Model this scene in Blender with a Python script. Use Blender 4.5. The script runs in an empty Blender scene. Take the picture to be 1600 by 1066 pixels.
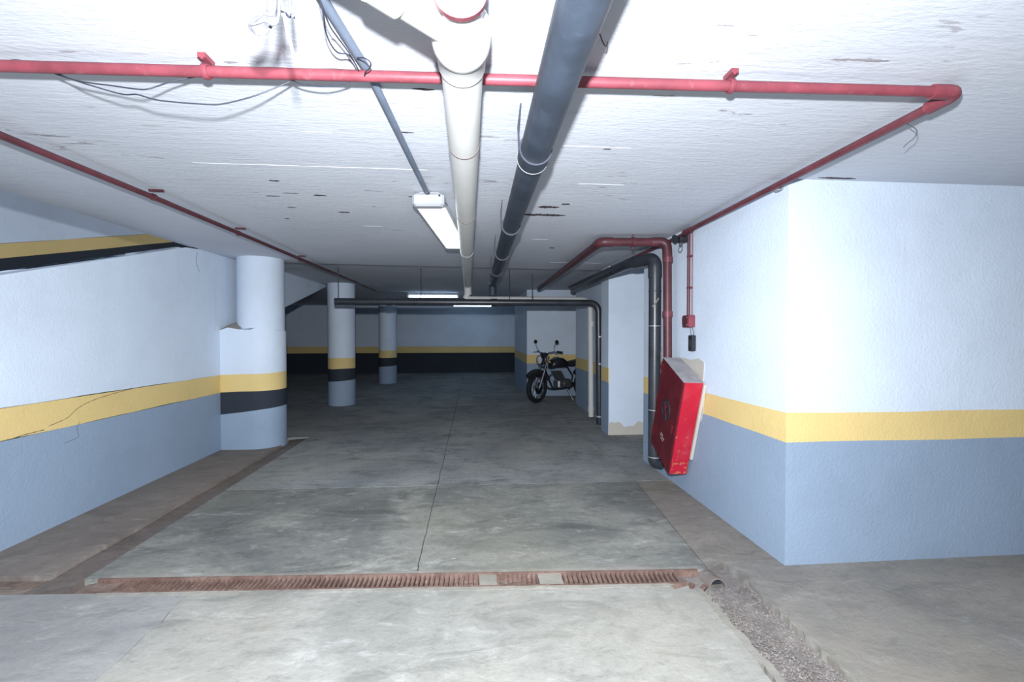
import bpy, math, random
from mathutils import Vector, Matrix

random.seed(7)
SC = bpy.context.scene
COL = SC.collection
PI = math.pi

# ------------------------------------------------------------------ camera, world, flash, exposure
cam_d = bpy.data.cameras.new('camera')
cam_d.sensor_fit = 'HORIZONTAL'
cam_d.sensor_width = 36.0
cam_d.lens = 700.0 / 1600.0 * 36.0
cam_d.clip_start = 0.05
cam_d.clip_end = 100
cam = bpy.data.objects.new('camera', cam_d)
COL.objects.link(cam)
YAW = math.atan(60 / 700)
PITCH = math.atan(12 / 700 * math.cos(YAW))
cam.location = (0, 0, 1.35)
cam.rotation_euler = (PI / 2 - PITCH, 0, -YAW)
SC.camera = cam

world = bpy.data.worlds.new('world')
SC.world = world
world.use_nodes = True
world.node_tree.nodes['Background'].inputs[0].default_value = (0.72, 0.78, 0.88, 1)
world.node_tree.nodes['Background'].inputs[1].default_value = 0.6

# the photographer's flash, on top of the camera, tipped up a little
fl = bpy.data.lights.new('camera_flash', 'POINT')
fl.energy = 1120
fl.color = (0.93, 0.965, 1.0)
fl.shadow_soft_size = 0.025
# a flash head throws a wide, flat beam: broad to the sides, falling off upwards and downwards
fl.use_nodes = True
_t = fl.node_tree
_em = _t.nodes['Emission']
_g = _t.nodes.new('ShaderNodeNewGeometry')
_s = _t.nodes.new('ShaderNodeSeparateXYZ')
_t.links.new(_g.outputs['Normal'], _s.inputs[0])


def _m(op, a, b=0.0):
    n = _t.nodes.new('ShaderNodeMath')
    n.operation = op
    for v, i in ((a, 0), (b, 1)):
        if hasattr(v, 'links'):
            _t.links.new(v, n.inputs[i])
        else:
            n.inputs[i].default_value = v
    return n.outputs[0]


BEAM_Z, BEAM_W = -0.26, 0.58
_d = _m('DIVIDE', _m('SUBTRACT', _s.outputs[2], BEAM_Z), BEAM_W)
_v = _m('POWER', 2.71828, _m('MULTIPLY', _m('MULTIPLY', _d, _d), -0.5))
_r = _t.nodes.new('ShaderNodeMapRange')
_r.interpolation_type = 'SMOOTHSTEP'
_r.inputs['From Min'].default_value = -0.1
_r.inputs['From Max'].default_value = 0.5
_t.links.new(_s.outputs[1], _r.inputs['Value'])
_h = _m('DIVIDE', _m('ADD', _s.outputs[0], 0.10), 0.95)
_hv = _m('POWER', 2.71828, _m('MULTIPLY', _m('MULTIPLY', _h, _h), -0.5))
_t.links.new(_m('MULTIPLY', _m('MULTIPLY', _v, _hv), _r.outputs[0]), _em.inputs['Strength'])
flash = bpy.data.objects.new('camera_flash', fl)
COL.objects.link(flash)
flash.location = (-0.02, 0.02, 1.58)

SC.view_settings.view_transform = 'Standard'
SC.view_settings.look = 'None'
SC.view_settings.gamma = 1
SC.view_settings.use_curve_mapping = False
SC.view_settings.exposure = 0.0

# ------------------------------------------------------------------ helpers
class MB:
    """collects shapes into one mesh"""
    def __init__(self):
        self.v, self.f = [], []

    def add(self, vs, fs):
        o = len(self.v)
        self.v += [tuple(p) for p in vs]
        self.f += [tuple(i + o for i in f) for f in fs]
        return self

    def box(self, x0, x1, y0, y1, z0, z1, M=None):
        vs = [Vector((x, y, z)) for z in (z0, z1) for x, y in ((x0, y0), (x1, y0), (x1, y1), (x0, y1))]
        if M is not None:
            vs = [M @ v for v in vs]
        return self.add(vs, [(3, 2, 1, 0), (4, 5, 6, 7), (0, 1, 5, 4), (1, 2, 6, 5), (2, 3, 7, 6), (3, 0, 4, 7)])

    def chamfer_box(self, x0, x1, y0, y1, z0, z1, c=0.01, M=None):
        vs, rings = [], [(z0, c), (z0 + c, 0), (z1 - c, 0), (z1, c)]
        for z, i in rings:
            a, b, d, e = x0 + i, x1 - i, y0 + i, y1 - i
            k = c
            vs += [Vector(p) for p in ((a + k, d, z), (b - k, d, z), (b, d + k, z), (b, e - k, z), (b - k, e, z), (a + k, e, z), (a, e - k, z), (a, d + k, z))]
        if M is not None:
            vs = [M @ v for v in vs]
        fs = [tuple(range(7, -1, -1)), tuple(range(24, 32))]
        for r in range(3):
            for i in range(8):
                j = (i + 1) % 8
                fs.append((r * 8 + i, r * 8 + j, r * 8 + 8 + j, r * 8 + 8 + i))
        return self.add(vs, fs)

    def prism(self, pts, z0, z1):
        """polygon (counter-clockwise, xy) extruded in z; z0, z1 numbers or functions of (x, y)"""
        n = len(pts)
        a = z0 if callable(z0) else (lambda x, y: z0)
        b = z1 if callable(z1) else (lambda x, y: z1)
        vs = [(x, y, a(x, y)) for x, y in pts] + [(x, y, b(x, y)) for x, y in pts]
        fs = [tuple(range(n - 1, -1, -1)), tuple(range(n, 2 * n))]
        fs += [(i, (i + 1) % n, n + (i + 1) % n, n + i) for i in range(n)]
        return self.add(vs, fs)

    def tube(self, pts, r, seg=14, cap=True):
        pts = [Vector(p) for p in pts]
        rs = r if isinstance(r, (list, tuple)) else [r] * len(pts)
        n = len(pts)
        t0 = (pts[1] - pts[0]).normalized()
        ref = Vector((0, 0, 1)) if abs(t0.z) < 0.9 else Vector((0, 1, 0))
        u = t0.cross(ref).normalized()
        vs = []
        for i, p in enumerate(pts):
            if i == 0:
                t = t0
            elif i == n - 1:
                t = (pts[-1] - pts[-2]).normalized()
            else:
                t = ((pts[i] - pts[i - 1]).normalized() + (pts[i + 1] - pts[i]).normalized())
                t = t.normalized() if t.length > 1e-6 else (pts[i + 1] - pts[i]).normalized()
            u = (u - t * u.dot(t))
            u = u.normalized() if u.length > 1e-6 else t.orthogonal().normalized()
            w = t.cross(u)
            for k in range(seg):
                a = 2 * PI * k / seg
                vs.append(p + (u * math.cos(a) + w * math.sin(a)) * rs[i])
        fs = []
        for i in range(n - 1):
            for k in range(seg):
                l = (k + 1) % seg
                fs.append((i * seg + k, i * seg + l, (i + 1) * seg + l, (i + 1) * seg + k))
        if cap:
            fs.append(tuple(range(seg - 1, -1, -1)))
            fs.append(tuple(range((n - 1) * seg, n * seg)))
        return self.add(vs, fs)

    def ring(self, c, axis, r_out, r_in, length, seg=24):
        """hollow collar round an axis"""
        c, ax = Vector(c), Vector(axis).normalized()
        u = ax.orthogonal().normalized()
        w = ax.cross(u)
        vs = []
        for s, r in ((-.5, r_in), (-.5, r_out), (.5, r_out), (.5, r_in)):
            for k in range(seg):
                a = 2 * PI * k / seg
                vs.append(c + ax * s * length + (u * math.cos(a) + w * math.sin(a)) * r)
        fs = []
        for i in range(4):
            j = (i + 1) % 4
            for k in range(seg):
                l = (k + 1) % seg
                fs.append((i * seg + k, i * seg + l, j * seg + l, j * seg + k))
        return self.add(vs, fs)

    def torus(self, c, axis, R, r, seg=32, sub=10, arc=2 * PI, start=0.0, sx=1.0):
        c, ax = Vector(c), Vector(axis).normalized()
        u = Vector((1, 0, 0)) if abs(ax.x) < 0.9 else Vector((0, 0, 1))
        u = (u - ax * u.dot(ax)).normalized()
        w = ax.cross(u)
        full = arc > 2 * PI - 1e-4
        n = seg if full else seg + 1
        vs = []
        for i in range(n):
            a = start + arc * i / seg
            d = u * math.cos(a) + w * math.sin(a)
            for k in range(sub):
                b = 2 * PI * k / sub
                vs.append(c + d * (R + r * math.cos(b)) + ax * (r * sx * math.sin(b)))
        fs = []
        for i in range(seg):
            j = (i + 1) % n
            for k in range(sub):
                l = (k + 1) % sub
                fs.append((i * sub + k, i * sub + l, j * sub + l, j * sub + k))
        return self.add(vs, fs)

    def ball(self, c, rx, ry, rz, seg=16, rings=10, M=None):
        c = Vector(c)
        vs = []
        for i in range(rings + 1):
            t = PI * i / rings
            for k in range(seg):
                a = 2 * PI * k / seg
                p = Vector((rx * math.sin(t) * math.cos(a), ry * math.sin(t) * math.sin(a), rz * math.cos(t)))
                vs.append(c + (M @ p if M is not None else p))
        fs = []
        for i in range(rings):
            for k in range(seg):
                l = (k + 1) % seg
                fs.append((i * seg + k, (i + 1) * seg + k, (i + 1) * seg + l, i * seg + l))
        return self.add(vs, fs)

    def build(self, name, mat, parent=None, smooth=False, sharp=40):
        me = bpy.data.meshes.new(name)
        me.from_pydata(self.v, [], self.f)
        me.validate()
        import bmesh
        bm = bmesh.new()
        bm.from_mesh(me)
        bmesh.ops.remove_doubles(bm, verts=bm.verts, dist=1e-6)
        bmesh.ops.recalc_face_normals(bm, faces=bm.faces)
        bm.to_mesh(me)
        bm.free()
        if smooth:
            me.shade_smooth()
            me.set_sharp_from_angle(angle=math.radians(sharp))
        me.materials.append(mat)
        o = bpy.data.objects.new(name, me)
        COL.objects.link(o)
        if parent is not None:
            o.parent = parent
        return o


def tag(o, label=None, cat=None, group=None, kind=None):
    for k, v in (('label', label), ('category', cat), ('group', group), ('kind', kind)):
        if v:
            o[k] = v
    return o


def empty(name, label, cat, loc=(0, 0, 0), group=None, kind=None):
    o = bpy.data.objects.new(name, None)
    o.empty_display_size = 0.1
    o.location = loc
    COL.objects.link(o)
    return tag(o, label, cat, group, kind)


def child(o, parent):
    o.parent = parent
    o.matrix_parent_inverse = Matrix.Translation(-Vector(parent.location))
    return o


def rounded(pts, rad, n=8):
    """polyline with its corners turned into arcs"""
    P = [Vector(p) for p in pts]
    out = [P[0]]
    for i in range(1, len(P) - 1):
        a, b, c = P[i - 1], P[i], P[i + 1]
        d0, d1 = (a - b).normalized(), (c - b).normalized()
        ang = d0.angle(d1)
        t = min(rad / math.tan(ang / 2), (a - b).length * .49, (c - b).length * .49)
        p0, p1 = b + d0 * t, b + d1 * t
        for k in range(n + 1):
            s = k / n
            q = p0.lerp(b, s).lerp(b.lerp(p1, s), s)
            out.append(q)
    out.append(P[-1])
    return out


def spline(pts, n=8):
    P = [Vector(p) for p in pts]
    P = [P[0] * 2 - P[1]] + P + [P[-1] * 2 - P[-2]]
    out = []
    for i in range(1, len(P) - 2):
        for k in range(n):
            t = k / n
            a, b, c, d = P[i - 1], P[i], P[i + 1], P[i + 2]
            out.append(0.5 * ((2 * b) + (c - a) * t + (2 * a - 5 * b + 4 * c - d) * t * t + (3 * b - a - 3 * c + d) * t ** 3))
    out.append(P[-2])
    return out


def dense(poly, step=0.25):
    out = []
    n = len(poly)
    for i in range(n):
        a, b = Vector(poly[i]), Vector(poly[(i + 1) % n])
        k = max(1, int((b - a).length / step))
        for j in range(k):
            out.append(tuple(a.lerp(b, j / k)))
    return out


def wob(x, y, s, amp):
    return amp * (math.sin(x * 5.1 + s * 1.7 + y * 3.3) * .5 + math.sin(x * 11.7 + y * 9.1 + s) * .35 + math.sin(y * 23.0 - x * 19 + s * 2) * .2)


def layers(poly, levels, mats, names, parent=None, amp=0.004, step=0.25, smooth=False):
    """wall or column footprint cut into stacked painted bands; returns the list of meshes, the first one the owner"""
    P = dense(poly, step) if step else poly
    objs = []
    for i in range(len(levels) - 1):
        def zf(k):
            L = levels[k]
            inner = 0 < k < len(levels) - 1
            return lambda x, y: (L(x, y) if callable(L) else L) + (wob(x, y, k, amp) if inner else 0)
        mb = MB().prism(P, zf(i), zf(i + 1))
        objs.append(mb.build(names[i], mats[i], None, smooth, 50))
    return objs


# ------------------------------------------------------------------ materials
MATS = {}


class NT:
    def __init__(self, name):
        self.m = bpy.data.materials.new(name)
        self.m.use_nodes = True
        self.t = self.m.node_tree
        self.b = self.t.nodes['Principled BSDF']
        self.geo = self.t.nodes.new('ShaderNodeNewGeometry')
        self.tc = self.t.nodes.new('ShaderNodeTexCoord')
        MATS[name] = self.m

    def n(self, kind, **kw):
        nd = self.t.nodes.new(kind)
        for k, v in kw.items():
            if k.startswith('_'):
                setattr(nd, k[1:], v)
            else:
                nd.inputs[k].default_value = v
        return nd

    def l(self, a, b):
        self.t.links.new(a, b)

    def coord(self, world=True, scale=(1, 1, 1)):
        mp = self.n('ShaderNodeMapping')
        mp.inputs['Scale'].default_value = scale
        self.l(self.geo.outputs['Position'] if world else self.tc.outputs['Object'], mp.inputs['Vector'])
        return mp.outputs['Vector']

    def noise(self, vec, scale, detail=5, rough=.6, dist=0.0):
        nd = self.n('ShaderNodeTexNoise')
        nd.inputs['Scale'].default_value = scale
        nd.inputs['Detail'].default_value = detail
        nd.inputs['Roughness'].default_value = rough
        nd.inputs['Distortion'].default_value = dist
        self.l(vec, nd.inputs['Vector'])
        return nd.outputs['Fac']

    def ramp(self, fac, lo, hi, a=0.0, b=1.0):
        nd = self.n('ShaderNodeMapRange')
        nd.interpolation_type = 'SMOOTHSTEP'
        for k, v in zip(('From Min', 'From Max', 'To Min', 'To Max'), (lo, hi, a, b)):
            nd.inputs[k].default_value = v
        self.l(fac, nd.inputs['Value'])
        return nd.outputs['Result']

    def mix(self, fac, a, b, blend='MIX'):
        nd = self.n('ShaderNodeMix', _data_type='RGBA', _blend_type=blend)
        if hasattr(fac, 'links'):
            self.l(fac, nd.inputs[0])
        else:
            nd.inputs[0].default_value = fac
        for s, i in ((a, 6), (b, 7)):
            if hasattr(s, 'links'):
                self.l(s, nd.inputs[i])
            else:
                nd.inputs[i].default_value = (*s, 1)
        return nd.outputs[2]

    def math(self, op, a, b=0.0):
        nd = self.n('ShaderNodeMath', _operation=op)
        for s, i in ((a, 0), (b, 1)):
            if hasattr(s, 'links'):
                self.l(s, nd.inputs[i])
            else:
                nd.inputs[i].default_value = s
        return nd.outputs[0]

    def axis(self, k, world=True):
        nd = self.n('ShaderNodeSeparateXYZ')
        self.l(self.geo.outputs['Position'] if world else self.tc.outputs['Object'], nd.inputs[0])
        return nd.outputs[k]

    def bump(self, h, strength=.3, dist=.01):
        nd = self.n('ShaderNodeBump')
        nd.inputs['Strength'].default_value = strength
        nd.inputs['Distance'].default_value = dist
        self.l(h, nd.inputs['Height'])
        self.l(nd.outputs['Normal'], self.b.inputs['Normal'])

    def done(self, col, rough=.8, spec=.3, metal=0.0):
        if hasattr(col, 'links'):
            self.l(col, self.b.inputs['Base Color'])
        else:
            self.b.inputs['Base Color'].default_value = (*col, 1)
        if hasattr(rough, 'links'):
            self.l(rough, self.b.inputs['Roughness'])
        else:
            self.b.inputs['Roughness'].default_value = rough
        self.b.inputs['Specular IOR Level'].default_value = spec
        self.b.inputs['Metallic'].default_value = metal
        return self.m


def paint(name, c, dirt=(.45, .42, .38), amt=.25, rough=.75, bump=.55, spec=.25, scale=1.0):
    """roller paint on render: fine pebble relief, faint blotches and some grime"""
    t = NT(name)
    v = t.coord()
    big = t.noise(v, 1.3 * scale, 6, .62)
    fine = t.noise(v, 60 * scale, 4, .6)
    col = t.mix(t.ramp(big, .35, .75), tuple(x * 1.04 for x in c), tuple(x * .93 for x in c))
    streak = t.noise(t.coord(scale=(9, 9, .7)), 1.0, 5, .65)
    col = t.mix(t.math('MULTIPLY', t.ramp(streak, .58, .8), amt), col, dirt)
    t.bump(t.math('ADD', fine, t.math('MULTIPLY', t.noise(v, 22, 3), .45)), bump, .005)
    return t.done(col, rough, spec)


def plain(name, c, rough=.5, spec=.4, metal=0.0, var=.15, scale=8, bump=.1, dust=None, dust_amt=.5, dust_lo=.55, dust_hi=.75):
    t = NT(name)
    v = t.coord(world=False)
    nz = t.noise(v, scale, 5)
    col = t.mix(t.ramp(nz, .3, .7), tuple(x * (1 - var) for x in c), tuple(min(1, x * (1 + var)) for x in c))
    if dust:
        col = t.mix(t.math('MULTIPLY', t.ramp(t.noise(v, scale * 2.7, 6, .7), dust_lo, dust_hi), dust_amt), col, dust)
    t.bump(t.noise(v, scale * 8, 3), bump, .004)
    return t.done(col, rough, spec, metal)


M_WHITE = paint('white_wall_paint', (.605, .69, .81))
M_YELLOW = paint('yellow_band_paint', (.68, .52, .23), dirt=(.5, .4, .2), amt=.35)
M_GREY = paint('blue_grey_dado_paint', (.25, .325, .435), dirt=(.25, .29, .36), amt=.3)
M_BLACK = paint('black_band_paint', (.026, .034, .048), dirt=(.07, .08, .095), amt=.4)
M_PLASTER = paint('bare_plaster', (.5, .47, .43), dirt=(.3, .25, .2), amt=.8, bump=.5)


def ceiling_mat():
    t = NT('board_marked_ceiling_paint')
    v = t.coord()
    boards = t.noise(t.coord(scale=(2.4, 14, 1)), 1.8, 6, .65)
    fine = t.noise(t.coord(scale=(15, 40, 10)), 1.6, 5, .65)
    big = t.noise(v, .9, 5)
    col = t.mix(t.ramp(big, .35, .7), (.62, .65, .72), (.575, .605, .675))
    col = t.mix(t.math('MULTIPLY', t.ramp(boards, .56, .74), .35), col, (.47, .50, .57))
    scar = t.math('MULTIPLY', t.ramp(t.noise(t.coord(scale=(3.2, 16, 1)), 1.5, 5, .6), .645, .67), t.ramp(t.noise(v, .8, 3), .46, .58))
    col = t.mix(t.math('MULTIPLY', scar, .8), col, (.25, .22, .23))
    t.bump(t.math('ADD', t.math('MULTIPLY', fine, 1.0), t.math('MULTIPLY', boards, 1.2)), .34, .008)
    return t.done(col, .8, .2)


M_CEIL = ceiling_mat()


def concrete(name, c1, c2, dark=(.16, .165, .155), dark_amt=.6, light=(.44, .445, .44), light_amt=.5, scale=1.0, rough=.75, grime=.5):
    """worn screed: clouded tones, dark tyre grime in smears, scraped pale patches, pin-holes"""
    t = NT(name)
    v = t.coord()
    a = t.noise(v, .9 * scale, 9, .62, .8)
    b = t.noise(v, 2.6 * scale, 10, .72, .5)
    c = t.noise(v, 30, 6, .75)
    col = t.mix(t.ramp(a, .36, .62), c1, c2)
    sm = t.noise(t.coord(scale=(.8, 2.4, 1)), 1.6 * scale, 9, .68, 1.0)
    col = t.mix(t.math('MULTIPLY', t.ramp(sm, .50, .68), grime), col, tuple(x * .55 for x in c2))
    col = t.mix(t.math('MULTIPLY', t.ramp(b, .54, .70), dark_amt), col, dark)
    w = t.noise(t.coord(scale=(1.5, 3.4, 1)), 1.5 * scale, 10, .74, .4)
    col = t.mix(t.math('MULTIPLY', t.ramp(w, .555, .67), light_amt), col, light)
    chip = t.noise(t.coord(scale=(2.2, 4.5, 1)), 2.6, 9, .7)
    col = t.mix(t.math('MULTIPLY', t.ramp(chip, .665, .70), light_amt), col, tuple(min(1, x * 1.5) for x in light))
    f = t.noise(t.coord(scale=(.7, 1.5, 1)), 9 * scale, 10, .78, .6)
    col = t.mix(t.math('MULTIPLY', t.ramp(f, .50, .64), .42), col, tuple(x * .8 for x in dark))
    col = t.mix(t.math('MULTIPLY', t.ramp(f, .46, .34), .35), col, light)
    g = t.noise(v, .55, 4, .5)
    col = t.mix(t.math('MULTIPLY', t.ramp(g, .45, .62), .30), col, (c1[0] * 1.05, c1[1] * .98, c1[2] * .80))
    col = t.mix(t.math('MULTIPLY', t.ramp(c, .45, .75), .35), col, dark)
    t.bump(t.math('ADD', c, t.math('MULTIPLY', b, .8)), .6, .007)
    return t.done(col, t.ramp(b, .3, .7, rough - .15, rough + .1), .3)


M_FLOOR_NEAR = concrete('near_slab_concrete', (.305, .303, .285), (.225, .228, .215), dark_amt=.55, grime=.6)
M_FLOOR_BLUE = concrete('pale_bluish_slab_concrete', (.28, .282, .282), (.22, .224, .228), dark=(.2, .2, .22), dark_amt=.45)
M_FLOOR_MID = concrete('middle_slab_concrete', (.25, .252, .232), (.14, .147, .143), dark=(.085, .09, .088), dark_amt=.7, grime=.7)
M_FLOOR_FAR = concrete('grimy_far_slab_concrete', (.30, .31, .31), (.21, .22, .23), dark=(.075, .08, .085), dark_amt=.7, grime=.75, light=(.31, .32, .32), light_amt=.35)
M_FLOOR_SIDE = concrete('dusty_right_slab_concrete', (.27, .25, .225), (.205, .196, .185), dark=(.17, .165, .16), dark_amt=.55, light=(.37, .37, .37), light_amt=.35)
M_FLOOR_EDGE = concrete('brownish_edge_concrete', (.265, .24, .215), (.195, .18, .165), dark=(.12, .11, .10), dark_amt=.5, light=(.34, .33, .32), light_amt=.4)
M_STRIP = concrete('brown_dusty_strip_concrete', (.225, .195, .175), (.165, .143, .132), dark=(.15, .13, .12), dark_amt=.55, light=(.32, .31, .30), light_amt=.45)
M_GUTTER = concrete('dark_gutter_dirt', (.16, .135, .125), (.115, .095, .09), dark=(.07, .06, .055), dark_amt=.6, light=(.28, .26, .25), light_amt=.25)
M_BED = concrete('sub_base_dirt', (.15, .13, .12), (.10, .09, .085))
M_LIP = concrete('pale_mortar', (.285, .275, .25), (.21, .20, .185), dark_amt=.35)
M_RAMP = concrete('ramp_concrete', (.3, .3, .3), (.22, .22, .22))


def rust_mat():
    t = NT('rusty_iron')
    v = t.coord()
    a = t.noise(v, 9, 7, .7)
    col = t.mix(t.ramp(a, .35, .7), (.115, .068, .056), (.20, .135, .115))
    col = t.mix(t.math('MULTIPLY', t.ramp(t.noise(v, 30, 5), .55, .75), .6), col, (.29, .25, .235))
    t.bump(t.noise(v, 80, 4), .4, .003)
    return t.done(col, .85, .2)


M_RUST = rust_mat()
M_DIRT = concrete('reddish_drain_silt', (.20, .145, .12), (.145, .105, .09), dark=(.08, .06, .05), light=(.33, .3, .28), light_amt=.4)
M_RED = plain('red_pipe_paint', (.195, .042, .058), .5, .4, var=.2, dust=(.34, .17, .185), dust_amt=.4)
M_REDDARK = plain('dark_red_pipe_paint', (.085, .024, .032), .45, .4, var=.25, dust=(.15, .09, .095), dust_amt=.4)  # darkest of the pipe reds
M_REDMID = plain('mid_red_pipe_paint', (.125, .034, .045), .45, .4, var=.2, dust=(.22, .11, .12), dust_amt=.35)  # red between the other two pipe paints
M_PVC = plain('off_white_pvc', (.545, .545, .535), .42, .4, var=.04, scale=4, dust=(.52, .47, .42), dust_amt=.3, dust_lo=.62, dust_hi=.8)
M_PVCLINE = plain('grimy_pipe_joint', (.14, .11, .105), .7, .2)
M_BLACKPIPE = plain('black_cast_iron_pipe', (.032, .042, .06), .42, .45, var=.2, dust=(.16, .175, .20), dust_amt=.35, dust_lo=.6, dust_hi=.85)
M_DARKPIPE = plain('matt_black_downpipe', (.028, .032, .042), .35, .5, var=.25, dust=(.2, .2, .22), dust_amt=.3, dust_lo=.66)
M_CONDUIT = plain('grey_metal_conduit', (.13, .16, .215), .6, .4, .0, var=.12)
M_GREYMETAL = plain('grey_fixture_metal', (.62, .64, .68), .45, .4, var=.05)
M_CAP = plain('grey_fixture_plastic', (.36, .37, .40), .5, .3, var=.05)
M_WIRE = plain('black_wire_sheath', (.035, .04, .06), .5, .3)
M_WIREPALE = plain('pale_wire_sheath', (.13, .135, .16), .5, .3)
M_STEEL = plain('bright_wire', (.36, .37, .4), .5, .5, .3)
M_DARKPLASTIC = plain('black_plastic', (.02, .022, .028), .45, .4)
M_SCAR = plain('flaked_paint_scar', (.075, .062, .066), .9, .1, scale=20)
M_RIDGE = plain('pale_form_seam', (.66, .68, .72), .7, .2)
M_CRACK = plain('dark_crack_line', (.10, .085, .07), .9, .1)  # dark brown line colour of the wall cracks
M_GRAVEL = concrete('grey_gravel', (.235, .215, .21), (.165, .15, .148), dark=(.08, .07, .068), light=(.36, .345, .34), light_amt=.5, scale=8)


def cabinet_mat():
    t = NT('scuffed_red_enamel')
    v = t.coord(world=False)
    col = t.mix(t.ramp(t.noise(v, 5, 5), .3, .7), (.47, .012, .036), (.40, .010, .028))
    z = t.axis(2, False)
    low = t.ramp(z, .75, .0, .0, .16)
    chips = t.ramp(t.math('ADD', t.noise(v, 24, 6, .68), low), .70, .74)
    col = t.mix(t.math('MULTIPLY', chips, .85), col, (.46, .17, .09))
    dust = t.ramp(t.noise(v, 3, 6), .48, .7)
    col = t.mix(t.math('MULTIPLY', dust, .16), col, (.42, .28, .28))
    t.bump(t.noise(v, 40, 3), .1, .003)
    return t.done(col, .42, .4)


M_CAB = cabinet_mat()
M_CABDOOR = plain('dusty_shaded_red_door', (.10, .010, .017), .55, .25, var=.2, dust=(.16, .07, .07), dust_amt=.4)  # cabinet red darkened: grazing-light shade put into the colour, with dust over it
M_CABTOP = plain('grey_dust_layer', (.30, .29, .31), .95, .1, var=.2, dust=(.42, .41, .42), dust_amt=.6)


def glow_mat(name, c, s):
    t = NT(name)
    t.b.inputs['Emission Color'].default_value = (*c, 1)
    t.b.inputs['Emission Strength'].default_value = s
    return t.done((.8, .8, .8), .5, .2)


M_GLOW = glow_mat('lit_diffuser', (.93, 1.0, .97), 6.0)
M_TUBE = glow_mat('lit_fluorescent_tube', (.50, .74, 1.0), 16.0)

# ------------------------------------------------------------------ the setting
ZC = 2.235           # ceiling
XL = -2.87           # left wall face
XR = 1.80            # right wall face


def yf(x):           # far edge of the drain
    return 2.509 - .0559 * x


def yn(x):           # near edge of the drain
    return 2.368 - .0559 * x


def jag(a, b, n, amp, seed):
    rnd = random.Random(seed)
    a, b = Vector(a), Vector(b)
    d = (b - a).normalized()
    nn = Vector((-d.y, d.x))
    return [tuple(a.lerp(b, i / n) + nn * rnd.uniform(-amp, amp) * (0 if i in (0, n) else 1)) for i in range(n + 1)]


floor = MB().box(-7, 7.2, -3.2, 15.7, -.30, -.10).build('floor', M_BED)
tag(floor, 'grey concrete garage floor laid in slabs', 'floor', kind='structure')


def slab(poly, mat, z=0.0, name='floor_slab', z0=-.10):
    o = MB().prism(poly, z0, z).build(name, mat, floor)
    return o


G = .007
Y0 = -3.0
TL0, TL1 = 1.18, 1.48
jl = jag((-1.46, .6), (-1.47, yn(-1.46)), 22, .016, 33)
slab([(XL, Y0), (-1.46, Y0)] + jl + [(XL, yn(XL))], M_FLOOR_BLUE)
edge = jag((TL0 - .01, yn(1.1) - .04), (TL0 - .02, 0.6), 14, .018, 3)
slab([(-1.46 + G, Y0), (TL0 - .02, Y0)] + edge[::-1] + [(1.08, yn(1.08))] + [(x + .004, y) for x, y in jl[::-1]], M_FLOOR_NEAR)
redge = jag((TL1, .6), (TL1 - .01, 2.42), 14, .012, 4)
slab([(7.0, Y0), (7.0, 2.5), (XR + .02, 2.5), (TL1 - .01, 2.5)] + redge[::-1] + [(TL1, Y0)], M_FLOOR_SIDE)
jc = jag((-.325, yf(-.325)), (-.325, 3.985), 40, .0045, 41)
jd = jag((-.325, 4.0), (-.325, 8.5), 60, .005, 42)
jx = jag((-2.13, 4.03), (-.325, 3.985), 36, .006, 43)
jy = jag((-.325, 3.985), (1.47, 3.955), 36, .005, 44)
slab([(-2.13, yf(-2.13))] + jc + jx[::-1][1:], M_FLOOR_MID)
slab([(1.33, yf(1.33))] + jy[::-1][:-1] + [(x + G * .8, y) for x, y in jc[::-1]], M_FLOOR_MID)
slab([(1.33 + G, yf(1.33)), (TL1 - .01, 2.5 + G), (XR + .02, 2.5 + G), (XR + .02, 3.95), (1.47 + G, 3.955)], M_FLOOR_EDGE)
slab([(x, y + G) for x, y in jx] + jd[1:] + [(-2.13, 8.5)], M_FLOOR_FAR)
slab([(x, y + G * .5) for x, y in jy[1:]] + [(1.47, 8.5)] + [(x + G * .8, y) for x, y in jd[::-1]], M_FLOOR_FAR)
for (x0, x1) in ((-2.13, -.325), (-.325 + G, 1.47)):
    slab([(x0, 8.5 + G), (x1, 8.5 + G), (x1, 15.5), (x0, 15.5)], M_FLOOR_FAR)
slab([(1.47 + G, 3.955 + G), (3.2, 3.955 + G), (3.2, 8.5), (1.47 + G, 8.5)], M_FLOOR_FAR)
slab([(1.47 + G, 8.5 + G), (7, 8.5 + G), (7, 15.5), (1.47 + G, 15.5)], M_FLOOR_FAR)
# raised dusty strip and gutter along the left wall
slab(jag((XL, yf(XL)), (-2.31, yf(-2.31)), 5, .01, 5) + jag((-2.31, yf(-2.31) + .01), (-2.27, 5.7), 16, .010, 6) + [(XL, 5.9)], M_STRIP, z=.022, name='raised_strip')
slab([(-2.33, yn(-2.33) + G), (-2.13 - G, yn(-2.13) + G), (-2.13 - G, 5.99), (-2.33, 5.89)], M_GUTTER, z=-.005, name='gutter_bed')
slab([(XL, yn(XL) + G), (-2.33 - G, yn(-2.33) + G), (-2.33 - G, yf(-2.33)), (XL, yf(XL))], M_DIRT, z=-.008, name='silted_channel')
slab([(-7, Y0), (XL - .12, Y0), (XL - .12, 5.9), (-7, 5.9)], M_FLOOR_FAR)
slab([(-7, 5.9 + G), (-2.13 - G, 5.9 + .11), (-2.13 - G, 15.5), (-7, 15.5)], M_FLOOR_FAR)
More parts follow.
